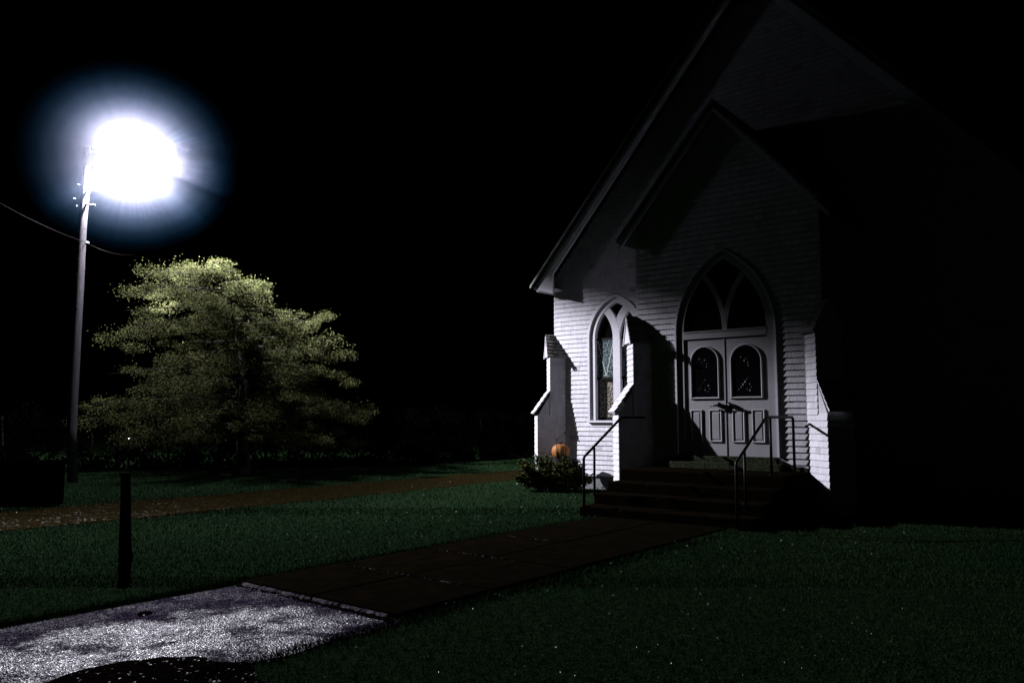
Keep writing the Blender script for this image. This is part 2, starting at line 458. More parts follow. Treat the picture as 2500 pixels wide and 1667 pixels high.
def gprof(cx, zs, half, Rr, zb, n=14):
    """pointed-arch outline from bottom left over the apex to bottom right"""
    c0 = cx - half + Rr
    ang = math.acos((Rr-half)/Rr)
    L = [(cx-half, zb)] + [(c0 - Rr*math.cos(ang*k/n), zs + Rr*math.sin(ang*k/n)) for k in range(n+1)]
    Rt = [(2*cx - x, z) for x, z in L[::-1]][1:]
    return L + Rt
def ghalf(z, zs, half, Rr):
    if z <= zs: return half
    t = Rr*Rr - (z-zs)**2
    return max(0, math.sqrt(t) - (Rr-half)) if t > 0 else 0
def band(mb, A, B, y0, y1):
    """open band between outlines A (inner) and B (outer), thick from y0 (front) to y1"""
    n = len(A); b = len(mb.v)
    for (x, z), (x2, z2) in zip(A, B):
        mb.v += [(x,y0,z),(x2,y0,z2),(x2,y1,z2),(x,y1,z)]
    for i in range(n-1):
        for k in range(4):
            k2 = (k+1) % 4
            mb.f.append([b+4*i+k, b+4*i+k2, b+4*(i+1)+k2, b+4*(i+1)+k]); mb.c.append(1)
    mb.f.append([b,b+1,b+2,b+3]); mb.c.append(1)
    mb.f.append([b+4*(n-1)+k for k in (3,2,1,0)]); mb.c.append(1)
def tracery(mb, cx, zs, half, Rr, mh, zb, y0, y1, ext=1.09):
    """central mullion splitting into two curved bars"""
    mb.box(cx-mh, cx+mh, y0, y1, zb, zs)
    for sg in (-1, 1):
        c0 = sg*(mh + Rr)          # centre of the bar's arc, mirrored
        xap = (half + mh)/2
        a1 = math.acos((Rr + mh - xap)/Rr)*ext
        n = 14; A = []; B = []
        for k in range(n+1):
            t = a1*k/n
            A.append((cx + sg*(mh+Rr - Rr*math.cos(t)) , zs + Rr*math.sin(t)))
            B.append((cx + sg*(mh+Rr - (Rr+2*mh)*math.cos(t)), zs + (Rr+2*mh)*math.sin(t)))
        yy = y0 + (.0 if sg < 0 else .003)
        band(mb, A, B, yy, y1)

# --- nave front wall
WC = -3.245
RK = lambda u, off=0: 4.39 + off + 1.145*(u + 5.226)
def spansA(z):
    left = max(-4.888, (z-4.36)/1.145 - 5.226); right = -1.70
    if z > 7.3: return [(left, 0)] if left < 0 else []
    if z > 5.3: right = 0
    h = ghalf(z, 3.3, .69, .955) if z > 1.47 else 0
    if h > 0: return [(left, WC-h), (WC+h, right)]
    return [(left, right)]
mb = MB(); shingle_wall(mb, (0, S, 0), (1,0,0), (0,-1,0), .33, 9.9, spansA, 1)
mb.build('wall', M['shingle'], church)
def spansR(z):
    left = 1.70; right = min(4.888, 5.226 - (z-4.36)/1.145)
    if z > 5.3: left = 0
    return [(left, right)] if right > left else []
mb = MB(); shingle_wall(mb, (0, S, 0), (1,0,0), (0,-1,0), .33, 9.9, spansR, 2)
mb.build('wall', M['shingle'], church)
for sg in (-1, 1):
    mb = MB(); shingle_wall(mb, (sg*4.888, S, 0), (0,1,0), (sg,0,0), .33, 4.72, lambda z: [(0, 13)], 3+sg, .09, .22)
    mb.box(min(sg*4.88, sg*4.80), max(sg*4.88, sg*4.80), S+.02, S+13, .33, 4.6)
    mb.build('side_wall', M['shingle'], church)
mb = MB(); mb.box(-4.87, 4.87, S+13, S+13.15, .3, 4.7); mb.add([(-4.87,S+13,4.7),(4.87,S+13,4.7),(0,S+13,10.2)], [(0,1,2)])
mb.build('rear_wall', M['shingle'], church)
mb = MB(); mb.box(-4.86, 4.86, S-.0, S+13.1, -.1, .325); mb.box(-1.70, 1.70, .012, S, -.1, .68)
mb.build('foundation', M['found'], church)
for a_, b_ in ((-4.90, -1.72), (1.72, 4.90)):
    mb = MB(); mb.box(a_, b_, S-.035, S-.004, .285, .335); mb.build('base_board', M['trim'], church)

# --- porch walls
DC = .012
def spansB(z):
    left, right = -1.705, 1.705
    if z > 5.15:
        e = (z-5.15)/1.15; left += e; right -= e
        if left >= right: return []
    h = ghalf(z, 3.05, .912, 1.63) if z > .68 else 0
    if h > 0: return [(left, DC-h), (DC+h, right)]
    return [(left, right)]
mb = MB(); shingle_wall(mb, (0,0,0), (1,0,0), (0,-1,0), .685, 7.1, spansB, 9)
mb.build('porch_wall', M['shingle'], church)
for sg in (-1, 1):
    mb = MB(); shingle_wall(mb, (sg*1.705, 0, 0), (0,1,0), (sg,0,0), .33, 5.2, lambda z: [(0, S)], 12+sg)
    mb.box(min(sg*1.70, sg*1.62), max(sg*1.70, sg*1.62), .03, S, .33, 5.2)
    mb.build('porch_side_wall', M['shingle'], church)
# blind lining so no light passes inside
mb = MB(); mb.box(-1.61, 1.61, .20, .26, .69, 5.1); mb.box(-4.79, 4.79, S+.28, S+.34, .33, 5.2)
mb.build('inner_wall', M['backing'], church)

# --- roofs
def roof_pair(halfw, zt, slope, y0, y1, th, name, mt, apex_u=0):
    mb = MB()
    za = zt + slope*halfw
    for sg in (-1, 1):
        poly = [(0, za), (sg*halfw, zt), (sg*halfw, zt-th), (0, za-th*1.25)]
        if sg > 0: poly = poly[::-1]
        mb.prism(poly, y0, y1)
    # courses of roofing seen on the slope
    return mb.build(name, mt, church)
roof_pair(5.25, 4.60, 1.145, S-.42, S+13.4, .07, 'roof', M['roof'])
roof_pair(1.98, 4.92, 1.15, -.26, S+2.2, .07, 'porch_roof', M['roof'])
# rake boards, cornice return and drip edge on the nave gable
for sg in (-1, 1):
    X = lambda u: sg*u
    def pr(mb, poly, y0, y1):
        pp = [(X(u), z) for u, z in poly]
        if sg > 0: pp = pp[::-1]
        mb.prism(pp, y0, y1)
    rk = lambda u, d: 4.60 + 1.145*(u+5.25) - d
    mb = MB()
    pr(mb, [(-5.12, rk(-5.12,.17)), (-5.12, rk(-5.12,.27)), (-4.68, 4.36), (-4.68, rk(-4.68,.44)), (0, rk(0,.44)), (0, rk(0,.17))], S-.36, S-.31)
    mb.box(min(X(-5.14), X(-4.66)), max(X(-5.14), X(-4.66)), S-.31, S-.002, 4.44, 4.49)
    mb.build('rake_board', M['trim'], church)
    mb = MB()
    pr(mb, [(-5.20, rk(-5.20,.075)), (-5.20, rk(-5.20,.165)), (0, rk(0,.165)), (0, rk(0,.075))], S-.40, S-.30)
    mb.build('crown_moulding', M['crown'], church)
    mb = MB()
    pr(mb, [(-5.27, rk(-5.27,-.012)), (-5.27, rk(-5.27,.05)), (0, rk(0,.05)), (0, rk(0,-.012))], S-.445, S-.425)
    mb.build('drip_edge', M['dripmetal'], church)
    mb = MB()   # eave soffit and fascia on the long side
    mb.box(min(X(-5.20), X(-4.92)), max(X(-5.20), X(-4.92)), S-.28, S+13.2, 4.46, 4.50)
    mb.build('soffit', M['trim'], church)
    mb = MB()
    pr(mb, [(-1.93, 4.84), (-1.93, 4.74), (0, 6.96), (0, 7.06)], -.23, -.18)
    mb.build('porch_rake_board', M['trim'], church)

# --- the gothic window
win_f = MB()
band(win_f, gprof(WC, 3.3, .545, .81, 1.50), gprof(WC, 3.3, .655, .92, 1.50), S-.012, S+.10)
tracery(win_f, WC, 3.3, .545, .81, .0875, 1.50, S-.003, S+.09)
wf = win_f.build('window', M['trim'], church); 
mb = MB()
band(mb, gprof(WC, 3.3, .655, .92, 1.49), gprof(WC, 3.3, .690, .955, 1.49), S-.022, S+.02)
band(mb, gprof(WC, 3.3, .668, .933, 1.49), gprof(WC, 3.3, .715, .98, 1.49), S-.052, S-.0225)
mb.build('moulding', M['trim'], wf)
mb = MB(); mb.box(WC-.735, WC+.735, S-.075, S+.03, 1.452, 1.497); mb.build('sill', M['trim'], wf)
# sashes
def sash(cx0, cx1):
    m1 = MB(); m1.box(cx0, cx1, S+.055, S+.095, 2.395, 2.445); m1.build('meeting_rail', M['blackmetal'], wf)
    m1 = MB(); m1.box(cx0, cx1, S+.06, S+.085, 3.27, 3.305); m1.build('sash_bar', M['blackmetal'], wf)
    m1 = MB()
    m1.box(cx0, cx0+.028, S+.10, S+.135, 1.555, 2.42); m1.box(cx1-.028, cx1, S+.10, S+.135, 1.555, 2.42)
    m1.box(cx0, cx1, S+.102, S+.137, 1.50, 1.56)
    m1.build('lower_sash', M['blackmetal'], wf)
for a, b in ((WC-.545, WC-.0875), (WC+.0875, WC+.545)):
    sash(a, b)
    m2 = MB(); m2.box(a, b, S+.075, S+.080, 2.445, 3.27); m2.build('glass_pane', M['frost_teal'], wf)
    m2 = MB(); m2.box(a, b, S+.118, S+.123, 1.56, 2.40); m2.build('glass_pane', M['frost_grey'], wf)
    m2 = MB()
    for (x0, z0, x1, z1) in ((a+.03, 3.26, (a+b)/2+.005, 2.46), (b-.02, 3.26, (a+b)/2+.005, 2.46)):
        m2 = MB()
        d = Vector((x1-x0, 0, z1-z0)).normalized(); s_ = Vector((d.z, 0, -d.x))*.008
        vs = [Vector((x0,S+.071,z0))-s_, Vector((x0,S+.071,z0))+s_, Vector((x1,S+.071,z1))+s_, Vector((x1,S+.071,z1))-s_]
        vs += [v + Vector((0,.0035,0)) for v in vs]
        m2.add([tuple(v) for v in vs], [(0,1,2,3),(4,7,6,5),(0,4,5,1),(1,5,6,2),(2,6,7,3),(3,7,4,0)])
        m2.build('lead_came', M['came'], wf)
pp = [p_ for p_ in gprof(WC, 3.3, .60, .865, 3.30)]
m2 = MB(); m2.prism(pp, S+.096, S+.102); m2.build('arch_glass', M['glassdark'], wf)

# --- door surround
mb = MB()
band(mb, gprof(DC, 3.05, .898, 1.61, .90), gprof(DC, 3.05, .932, 1.644, .90), -.048, .05)
fr = mb.build('door_frame', M['trim'], church)
mb = MB()
band(mb, gprof(DC, 3.05, .766, 1.478, .90), gprof(DC, 3.05, .897, 1.609, .90), -.016, .06)
tracery(mb, DC+.02, 3.075, .766, 1.45, .046, 3.07, -.012, .05, 1.03)
mb.box(DC-.764, DC+.764, -.020, .055, 2.953, 3.075)
mb.box(DC-.762, DC+.762, -.030, .05, 3.066, 3.088)
mb.build('transom', M['doorpaint'], fr)
m2 = MB(); m2.prism(gprof(DC, 3.05, .80, 1.512, 3.08), .030, .036); m2.build('transom_glass', M['glassdark'], fr)
mb = MB()
mb.box(DC-.90, DC+.90, -.10, .20, .79, .893); mb.box(DC-.98, DC+.99, -.24, -.02, .682, .787)
mb.box(DC+.955, 1.34, -.045, -.02, .682, .76)
mb.build('threshold', M['moss'], church)

def sweep(mb, pts, sect, ybase):
    """closed outline pts (x,z); sect = [(offset outwards, height proud)] swept around it"""
    n = len(pts); rings = []
    A = sum(pts[i][0]*pts[(i+1) % n][1] - pts[(i+1) % n][0]*pts[i][1] for i in range(n))
    sgn = 1 if A > 0 else -1
    b = len(mb.v); m = len(sect)
    for i in range(n):
        p0 = Vector(pts[i-1]); p1 = Vector(pts[i]); p2 = Vector(pts[(i+1) % n])
        d1 = (p1-p0).normalized(); d2 = (p2-p1).normalized()
        n1 = Vector((d1.y, -d1.x))*sgn; n2 = Vector((d2.y, -d2.x))*sgn
        nn_ = (n1+n2); nn_ /= max(.3, nn_.length_squared/2)
        for (o_, h_) in sect:
            mb.v.append((p1.x+nn_.x*o_, ybase-h_, p1.y+nn_.y*o_))
    for i in range(n):
        j = (i+1) % n
        for k in range(m-1):
            mb.f.append([b+i*m+k, b+j*m+k, b+j*m+k+1, b+i*m+k+1]); mb.c.append(1)
YD = .006   # front face of the leaves
def leaf(x0, x1, hand):
    mb = MB(); mb.box(x0+.003, x1-.003, YD, YD+.045, .898, 2.948)
    dl = mb.build('door', M['doorpaint'], church)
    w = x1-x0
    gx0, gx1 = (x0+.140, x1-.110) if hand < 0 else (x0+.120, x1-.112)
    gz0, top = 1.90, 2.80
    rad = (gx1-gx0)/2; gzs = top-rad; cx = (gx0+gx1)/2
    arch = [(gx0, gz0), (gx1, gz0)] + [(cx+rad*math.cos(t*PI/18), gzs+rad*math.sin(t*PI/18)) for t in range(19)]
    arch = arch[:2] + arch[2:]
    mb = MB(); mb.prism(arch, YD-.004, YD-.0005); gl = mb.build('door_glass', M['glassdark'], dl)
    mb = MB(); sweep(mb, arch, [(-.014,.003),(-.010,.016),(.002,.026),(.012,.024),(.022,.010),(.026,-.002)], YD)
    mb.build('glass_moulding', M['doorpaint'], dl)
    # glints in the door glass, imitated by added metal beads
    rr = random.Random(5 if hand < 0 else 6)
    glint_at = [(-.10,.62),(-.005,.60),(-.04,.565),(.03,.53),(.035,.48),(.0,.25),(-.03,.20),(-.07,.155),(.055,.16),(-.10,.115),(-.135,.075),(.075,.10),(.0,.07),(.045,.045)]
    for gx, gz in glint_at:
        mb = MB(); mb.ball((cx+gx+rr.uniform(-.006,.006), YD-.006, gz0+gz+.07+rr.uniform(-.006,.006)), rr.choice((.007,.010,.014)), 6, 4, (1,.7,1.35))
        mb.build('glint_bead', M['glint_metal'], dl)
    # raised panels
    px = ((-.633,-.441), (-.282,-.073)) if hand < 0 else ((.141,.340), (.492,.691))
    for a, b in px:
        mb = MB(); z0, z1 = 1.145, 1.68
        sweep(mb, [(a,z0),(b,z0),(b,z1),(a,z1)], [(-.045,.010),(-.020,.002),(-.012,.014),(.0,.020),(.012,.016),(.018,-.002)], YD)
        mb.add([(a+.045,YD-.010,z0+.045),(b-.045,YD-.010,z0+.045),(b-.045,YD-.010,z1-.045),(a+.045,YD-.010,z1-.045)], [(0,1,2,3)])
        mb.build('door_panel', M['doorpaint'], dl)
    # lever handle
    hx = x1-.10 if hand < 0 else x0+.082; hz = 1.765
    mb = MB()
    mb.tube([(hx, YD+.01, hz), (hx, YD-.018, hz)], .036, 16)
    mb.tube([(hx, YD-.018, hz), (hx, YD-.065, hz)], .014, 10)
    s_ = -1 if hand < 0 else 1
    mb.tube([(hx-s_*.012, YD-.065, hz+.004), (hx+s_*.04, YD-.07, hz+.004), (hx+s_*.09, YD-.066, hz-.006), (hx+s_*.155, YD-.060, hz-.012)], [.024,.019,.014,.010], 10)
    mb.ball((hx, YD-.034, hz+.012), .044, 12, 8)
    mb.tube([(hx, YD+.01, hz-.085), (hx, YD-.014, hz-.085)], .020, 14)
    mb.build('handle', M['bronze'], dl, smooth=True)
    return dl
leaf(-.757, .003, -1)
leaf(.010, .778, 1)
mb = MB(); mb.box(-.004, .018, YD-.009, YD-.001, .90, 2.94); mb.build('astragal', M['doorpaint'], fr)
for z in (1.15, 1.95, 2.72):
    mb = MB(); mb.tube([(.781, YD-.004, z-.05), (.781, YD-.004, z+.05)], .008, 8); mb.build('hinge', M['bronze'], fr)

# --- buttresses
def buttress(cu, cy, ang, seed):
    """stepped buttress; local frame: +X = outwards, Y = across; ang turns it in the church frame"""
    rr = random.Random(seed)
    hw = .205
    mbs = MB(); cap = MB(); slope = MB()
    def wallbox(p, z0, z1, s1):
        # three shingled faces round a core
        core = (-.5, p, -hw, hw)
        mbs.box(core[0], core[1], core[2], core[3], z0, z1, .9)
        shingle_wall(mbs, (p+.001, -hw, 0), (0,1,0), (1,0,0), z0, z1, lambda z: [(0, 2*hw)], s1, .10, .22, EXP)
        shingle_wall(mbs, (-.5, -hw-.001, 0), (1,0,0), (0,-1,0), z0, z1, lambda z: [(0.0, p+.515)], s1+1, .09, .2, EXP)
        shingle_wall(mbs, (-.5, hw+.001, 0), (1,0,0), (0,1,0), z0, z1, lambda z: [(0.0, p+.515)], s1+2, .09, .2, EXP)
    wallbox(.425, .06, .06+15*EXP, seed*10)
    wallbox(.135, 1.60, 1.60+13*EXP, seed*10+4)
    # body under the slope
    mbs.add([(.13,-hw,1.60),(.43,-hw,1.60),(.13,-hw,2.10),(.13,hw,1.60),(.43,hw,1.60),(.13,hw,2.10)], [(0,1,2),(5,4,3),(1,4,5,2)], .9)
    # weathering slope in overlapping courses
    n = 5; x0, z0, x1, z1 = .15, 2.17, .515, 1.655
    for i in range(n):
        a = i/n; b = (i+1)/n
        xa, za = x0+(x1-x0)*a, z0+(z1-z0)*a; xb, zb = x0+(x1-x0)*b, z0+(z1-z0)*b
        y = -hw-.022
        while y < hw+.022-1e-6:
            y1 = min(y+rr.uniform(.09,.17), hw+.022)
            if hw+.022-y1 < .03: y1 = hw+.022
            nx, nz = .016, .012; lx, lz = .003, .002; t = rr.uniform(.85, 1.08)
            slope.add([(xa+lx,y+.001,za+lz),(xb+nx,y+.001,zb+nz),(xb+nx,y1-.001,zb+nz),(xa+lx,y1-.001,za+lz),
                       (xa-.02,y+.001,za-.012),(xb-.006,y+.001,zb-.012),(xb-.006,y1-.001,zb-.012),(xa-.02,y1-.001,za-.012)],
                      [(0,1,2,3),(1,5,6,2),(0,4,5,1),(3,2,6,7),(4,7,6,5)], t)
            y = y1
    # gabled cap, ridge pointing outwards
    pe = .215; he = .275; ze, zr = 2.93, 3.44
    mbs.add([(.133,-hw,2.90),(.133,hw,2.90),(.133,0,3.36),(-.5,-hw,2.90),(-.5,hw,2.90),(-.5,0,3.36)], [(0,1,2),(3,5,4),(0,2,5,3),(1,4,5,2)], .95)
    gb = MB()
    gb.add([(pe-.012,-he+.02,ze+.01),(pe-.012,he-.02,ze+.01),(pe-.012,0,zr-.03),(.136,-he+.02,ze+.01),(.136,he-.02,ze+.01),(.136,0,zr-.03)], [(0,1,2),(3,5,4),(0,3,4,1),(0,2,5,3),(1,4,5,2)])
    for sg in (-1, 1):
        vs = [(pe+.004, sg*he, ze-.02), (pe+.004, sg*(he-.045), ze-.02), (pe+.004, 0, zr-.05), (pe+.004, 0, zr)]
        vs += [(x-.014, y, z) for x, y, z in vs]
        f = [(0,1,2,3),(4,7,6,5),(0,3,7,4),(1,5,6,2),(0,4,5,1)]
        gb.add(vs, f)
    for sg in (-1, 1):
        m = 6
        for i in range(m):
            a, b = i/m, (i+1)/m
            ya, za = sg*he*a, zr+(ze-zr)*a; yb, zb = sg*he*b, zr+(ze-zr)*b
            x = -.52
            while x < pe-1e-6:
                x1 = min(x+rr.uniform(.09,.16), pe)
                if pe-x1 < .03: x1 = pe
                t = rr.choice((.5,.7,.9,1,1.1,1.25)); e = rr.uniform(-.006,.006)
                oy, oz = sg*.020, .014
                cap.add([(x+.001,ya,za+.003),(x1-.002,ya,za+.003),(x1-.002,yb+oy,zb+oz+e),(x+.001,yb+oy,zb+oz+e),
                         (x+.001,yb,zb-.012+e),(x1-.002,yb,zb-.012+e),(x+.001,ya,za-.02),(x1-.002,ya,za-.02)],
                        [(0,1,2,3) if sg < 0 else (3,2,1,0), (3,2,5,4), (0,3,4,6), (1,7,5,2), (6,4,5,7)], t)
                x = x1
    cap.add([(-.52,-.03,zr-.008),(pe,-.03,zr-.008),(pe,0,zr+.02),(-.52,0,zr+.02),(-.52,.03,zr-.008),(pe,.03,zr-.008)], [(0,1,2,3),(3,2,5,4),(1,5,2)], .9)
    Mx = Matrix.Translation((cu, cy, 0)) @ Matrix.Rotation(ang, 4, 'Z')
    b = mbs.xf(Mx).build('buttress', M['shingle'], church)
    slope.xf(Mx).build('weathering', M['shingle'], b)
    cap.xf(Mx).build('cap', M['capshingle'], b)
    gb.xf(Mx).build('cap_gable', M['trim'], b)
buttress(-4.888, S, math.radians(-135), 31)
buttress(-1.705, 0, math.radians(-135), 41)
buttress(1.705, 0, math.radians(-45), 51)
buttress(4.888, S, math.radians(-45), 61)

# ------------------------------------------------------------------ steps
st = empty('concrete_steps', ORI, -TH)
tag(st, 'four low wet concrete steps and landing leading up to the grey church doors', 'steps')
def rough_box(mb, u0, u1, y0, y1, z0, z1, seed):
    """box whose front top edge is worn: bevel of varying size"""
    rr = random.Random(seed); n = 40; b = len(mb.v)
    for i in range(n+1):
        x = u0 + (u1-u0)*i/n
        c = .010 + rr.uniform(0, .010) + (.03 if rr.random() < .03 else 0)
        mb.v += [(x,y0,z0),(x,y0,z1-c),(x,y0+c,z1),(x,y1,z1)]
    for i in range(n):
        for k in range(3):
            mb.f.append([b+4*i+k, b+4*(i+1)+k, b+4*(i+1)+k+1, b+4*i+k+1]); mb.c.append(1)
    mb.f.append([b,b+1,b+2,b+3]); mb.c.append(1)
    mb.f.append([b+4*n+k for k in (3,2,1,0)]); mb.c.append(1)
for i, (nf, z) in enumerate(((2.46,.165),(2.03,.33),(1.60,.495))):
    nb = (2.03,1.60,1.17)[i]
    mb = MB(); rough_box(mb, -1.40, 1.40, -nf, -nb, -.05, z, 70+i)
    mb.build('step', M['stepconc'], st)
mb = MB(); rough_box(mb, -1.40, 1.40, -1.17, -.001, -.05, .68, 77)
mb.build('landing', M['stepconc'], st)

# ------------------------------------------------------------------ hand rails
def rail(u, label, left):
    r = empty('handrail', W(u, 1.8), -TH)
    tag(r, label, 'handrail', 'iron handrails beside the church steps')
    def Y(n): return 1.8 - n
    mb = MB()
    pts = [(0, Y(2.44), .0), (0, Y(2.44), .90), (0, Y(2.425), .935), (0, Y(1.30), 1.535), (0, Y(1.26), 1.556), (0, Y(1.21), 1.562)]
    pts += [(0, Y(.46), 1.562)] if left else [(0, Y(.14), 1.562), (0, Y(.10), 1.55), (0, Y(.085), 1.51), (0, Y(.085), .66)]
    mb.tube(pts, .0225, 10)
    mb.build('rail', M['blackmetal'], r, smooth=True)
    for n, z0, z1 in ((2.13, .30, 1.09),) if left else ((2.13, .30, 1.09), (1.10, .66, 1.56)):
        m2 = MB(); m2.tube([(0, Y(n), z0), (0, Y(n), z1)], .021, 10); m2.build('post', M['blackmetal'], r, smooth=True)
    for n, z in ((2.44, .0), (2.13, .33)) if left else ((2.44, .0), (2.13, .33), (1.10, .68), (.085, .68)):
        m2 = MB(); m2.lathe([(0,.012),(.045,.012),(.045,0)], (0, Y(n), z+.001), 14); m2.build('foot_flange', M['blackmetal'], r)
rail(-1.33, 'black iron handrail on the bush side of the church steps', True)
rail(1.20, 'black iron handrail crossing in front of the grey double doors', False)

# ------------------------------------------------------------------ lamp pole, wire, glare volume
LP = Vector((-9.55, 19.5, 8.02))            # centre of the light
pole = empty('street_lamp', (-10.72, 19.6, 0))
tag(pole, 'tall wooden utility pole carrying a glaring white yard light on its arm', 'street lamp')
mb = MB()
POLEX = [(1300, 172), (1050, 175), (950, 180), (820, 187), (700, 194), (560, 201), (420, 212), (360, 216)]
def tpx(px_, py_, Z):
    d = Vector((px_-1250, FPX, -(py_-833.5))); c, s_ = math.cos(PIT), math.sin(PIT)
    d = Vector((d.x, d.y*c - d.z*s_, d.y*s_ + d.z*c)); return d.x/d.y*Z, HC + d.z/d.y*Z
tp = []
for py_, px_ in POLEX:
    X_, Z_ = tpx(px_, py_, 19.6); tp.append((X_+10.72, 0, max(Z_, -.1)))
mb.tube(tp, [.118,.112,.109,.105,.101,.097,.093,.090], 18)
def polex(z):
    for p_, q_ in zip(tp, tp[1:]):
        if z <= q_[2]: return p_[0] + (q_[0]-p_[0])*(z-p_[2])/(q_[2]-p_[2])
    return tp[-1][0]
for k in range(26):
    z = R.uniform(2.5, 8.0); a = R.uniform(0, 6.28)
    x = polex(z)
    mb.ball((x+.10*math.cos(a), .10*math.sin(a), z), R.uniform(.008, .02), 6, 4)
mb.build('pole', M['wood'], pole, smooth=True)
for z in (7.22, 6.86):
    x = polex(z) + .06
    mb = MB()
    mb.tube([(x, -.05, z), (x+.24, -.14, z-.04)], .022, 8)
    mb.ball((x+.24, -.14, z-.04), .04, 10, 6, (1.5,1,.8)); mb.build('bracket', M['insul'], pole, smooth=True)
for z, x in ((7.35, -.12), (6.99, -.20), (6.80, -.12)):
    x += polex(z)
    mb = MB(); mb.tube([(x+.07, -.05, z-.01), (x-.02, -.10, z+.01)], .012, 8); mb.build('step_bolt', M['insul'], pole)
lx = LP.x - pole.location.x; ly = LP.y - pole.location.y
mb = MB()
mb.tube([(polex(8.12), 0, 8.12), (.55, -.03, 8.32), (.8, -.06, 8.26), (lx-.22, ly, 8.06), (lx-.12, ly, 8.02)], .028, 10)
mb.build('arm', M['dripmetal'], pole, smooth=True)
mb = MB(); mb.tube([(lx-.20, ly, 8.035), (lx-.165, ly, 8.03), (lx-.11, ly, 8.02)], [.03,.055,.06], 16); mb.build('lamp_collar', M['dripmetal'], pole, smooth=True)
mb = MB(); mb.ball((lx, ly, LP.z), .13, 24, 16); mb.build('lamp_globe', M['globe'], pole, smooth=True)
for z0 in (5.45, 5.05):
    x0 = polex(z0)
    mb = MB(); mb.tube([(x0 + .108*math.cos(t*.4+1.5), .108*math.sin(t*.4+1.5)*-1, z0+.03*t) for t in range(9)], .008, 6); mb.build('cable_loop', M['blackmetal'], pole)

def tpt(x, y, Z):
    d = Vector((x-1250, FPX, -(y-833.5))); c, s = math.cos(PIT), math.sin(PIT)
    d = Vector((d.x, d.y*c - d.z*s, d.y*s + d.z*c)); t = Z/d.y
    return Vector((d.x*t, Z, HC + d.z*t))
A = tpt(-120, 425, 13.5); B = tpt(206, 591, 19.42)
C2 = tpt(330, 622, 27)
mb = MB()
def sag(a, b, s, n=24):
    return [tuple(a.lerp(b, k/n) - Vector((0,0, s*4*(k/n)*(1-k/n)))) for k in range(n+1)]
mb.tube(sag(A, B, .10), .007, 6); mb.tube(sag(B, C2, .12), .007, 6)
wire = mb.build('overhead_cable', M['wire']); tag(wire, 'thin overhead cable strung past the lamp pole', 'cable')
mb = MB()
d = (C2-B).normalized()
mb.tube([tuple(B+d*.2), tuple(B+d*.30), tuple(B+d*.42), tuple(B+d*.5)], [.012,.035,.035,.012], 12)
mb.build('insulator', M['insul'], wire, smooth=True)

